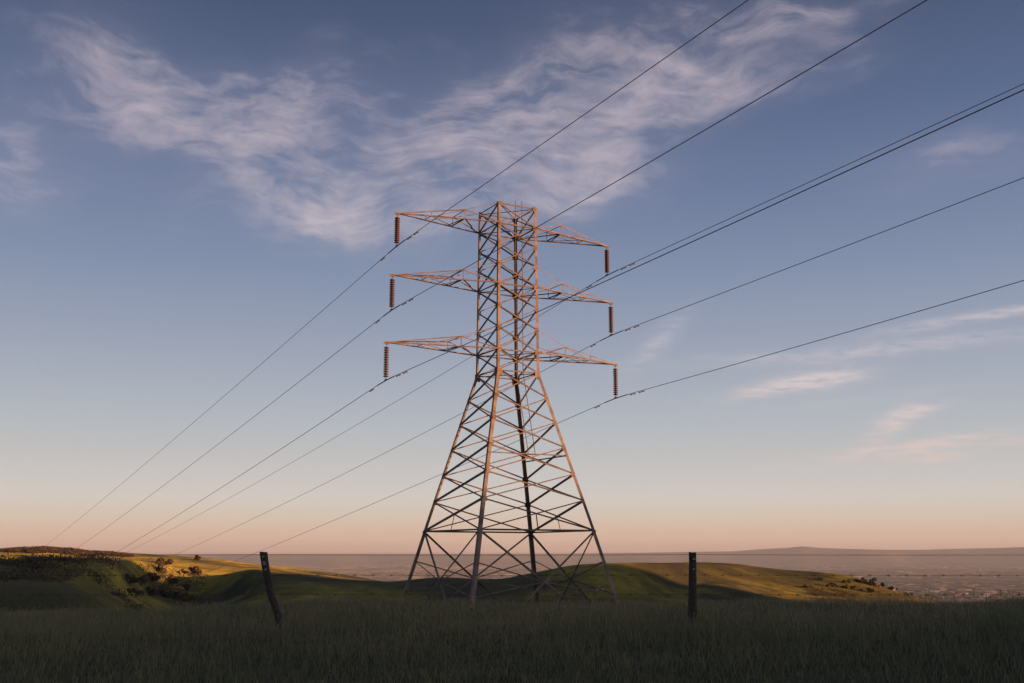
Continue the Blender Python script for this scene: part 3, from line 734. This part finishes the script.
# seed stalks standing above the grass along the rise
n = 17000
a = rng.uniform(-.54, .54, n); r = 17.5+12*rng.uniform(0, 1, n)**.55
x = CAM.x+r*np.sin(a); y = CAM.y+r*np.cos(a); keep = (fbm(x/2.6, y/2.6, 3, 77)+.25*np.cos(a*5)) > .02+.25*rng.uniform(-1, 1, n)
x, y = x[keep], y[keep]; n = len(x); z = height(x, y); h = rng.uniform(.20, .37, n)*(1+.35*fbm(x/2.2, y/2.2, 3, 78)); az_ = rng.uniform(0, 6.283, n); ln_ = h*rng.uniform(.05, .35, n)
V = []
for tt, ww in ((0,.0018),(.6,.0014),(.78,.0013),(.84,.0045),(.92,.005),(1.0,.0012)):
    cx = x+np.cos(az_)*ln_*tt**2; cy = y+np.sin(az_)*ln_*tt**2; cz = z+h*tt
    V += [np.stack([cx-ww*np.ones(n), cy, cz], -1), np.stack([cx+ww*.6, cy+ww*.8, cz], -1)]
V = np.stack(V, 1).reshape(-1, 3); b0 = (np.arange(n)*12)[:, None]
Fc = np.concatenate([b0+np.array([[2*i, 2*i+1, 2*i+3, 2*i+2]]) for i in range(5)], 1).ravel()
M_SEED = simple('dry_seed_heads', (.17,.155,.095), (.27,.24,.15), 2.0, .9)
st = np_mesh('seed_stalks', V, Fc, np.full(len(Fc)//4, 4), M_SEED); tag(st, 'thin dry seed stalks standing above the grass', 'grass', kind='stuff')
# low scrub and tussocks scattered over the near hills
Vt = []; n = 11000; k = 26
a = rng.uniform(-.50, .50, n); r = rng.uniform(130, 640, n)
ne = 5200; aL = rng.uniform(azel(-30,552)[0], azel(204,552)[0], ne); rL = rng.uniform(205, 390, ne)
aR = rng.uniform(azel(806,552)[0], azel(912,552)[0], 1500); rR = rng.uniform(268, 322, 1500)
a = np.concatenate([a, aL, aR]); r = np.concatenate([r, rL, rR]); big_ = np.concatenate([np.zeros(n), np.ones(ne), np.ones(1500)*.25])
x = CAM.x+r*np.sin(a); y = CAM.y+r*np.cos(a); m1 = fbm(x/30, y/30, 4, 41)
pxx = 512+F_PX*np.tan(a)/math.cos(PITCH)
dense = big_ > 0
keep = (~dense & (m1 > .10)) | (dense & (fbm(x/9, y/9, 3, 43) > .02)); x, y, r = x[keep], y[keep], r[keep]; n = len(x); z = height(x, y)
s_ = rng.uniform(.25, .8, n)**1.3*(1+1.3*big_[keep])
c = np.repeat(np.stack([x, y, z+s_*.25], -1), k, 0); sk = np.repeat(s_, k)[:, None]
c = c+rng.normal(size=(n*k, 3))*sk*np.array([.9, .7, .28])
u = rng.normal(size=(n*k, 3)); u /= np.linalg.norm(u, axis=1)[:, None]; v = np.cross(u, rng.normal(size=(n*k, 3))); v /= np.linalg.norm(v, axis=1)[:, None]
q_ = sk*.16; V = np.stack([c-u*q_, c-v*q_*.6, c+u*q_, c+v*q_*.6], 1).reshape(-1, 3)
M_TUS, t, b = mat_new('tussock'); geo = t.node('ShaderNodeNewGeometry')
t.link(t.mix(t.math('MULTIPLY', geo.outputs['Random Per Island'], .6), t.ramp(t.noise(geo.outputs['Position'], .05, 4, .7), [(.42, (.05,.052,.032)), (.60, (.15,.12,.06))]), (.05,.045,.028,1)), b.inputs['Base Color']); b.inputs['Roughness'].default_value = .9
sc_ = np_mesh('low_scrub', V, np.arange(len(V)), np.full(len(V)//4, 4), M_TUS); tag(sc_, 'low scrub and tussocks dotted over the hill slopes', 'scrub', kind='stuff')

# the town spread over the valley floor: too many small buildings and tree rows to count
n = 12000
a = rng.uniform(-.47, .50, n); r = 3200*np.exp(rng.uniform(0, 2.1, n))
x = CAM.x+r*np.sin(a); y = CAM.y+r*np.cos(a); keep = fbm(x/900, y/500, 4, 61) > rng.uniform(-.15, .25, n); x, y, r = x[keep], y[keep], r[keep]; n = len(x)
z = height(x, y); hw = rng.uniform(10, 60, n)*(r/5000)**.6; hd = rng.uniform(4, 14, n)*(r/5000)**.5; hh = rng.uniform(1.5, 5, n)*(r/5000)**.4; th_ = rng.choice([.3, .3+math.pi/2], n)+rng.uniform(-.1, .1, n)
cx, sx = np.cos(th_), np.sin(th_); V = []
for zz_ in (-2, 1):
    for ax_, ay_ in ((-1,-1),(1,-1),(1,1),(-1,1)):
        V.append(np.stack([x+ax_*hw*cx-ay_*hd*sx, y+ax_*hw*sx+ay_*hd*cx, z+(hh if zz_ > 0 else -2)], -1))
V = np.stack(V, 1).reshape(-1, 3); b0 = (np.arange(n)*8)[:, None]
Fc = np.concatenate([b0+np.array([f]) for f in ([0,1,5,4],[1,2,6,5],[2,3,7,6],[3,0,4,7],[4,5,6,7])], 1).ravel()
M_TOWN, t, b = mat_new('town_walls_and_trees'); geo = t.node('ShaderNodeNewGeometry')
t.link(t.ramp(geo.outputs['Random Per Island'], [(0, (.03,.035,.022)), (.45, (.05,.048,.035)), (.6, (.075,.066,.052)), (.95, (.11,.098,.08)), (1, (.24,.21,.18))]), b.inputs['Base Color']); b.inputs['Roughness'].default_value = .9
tw = np_mesh('far_town', V, Fc, np.full(len(Fc)//4, 4), M_TOWN); tag(tw, 'hazy town of tiny buildings and tree rows spread over the valley floor', 'town', kind='stuff')
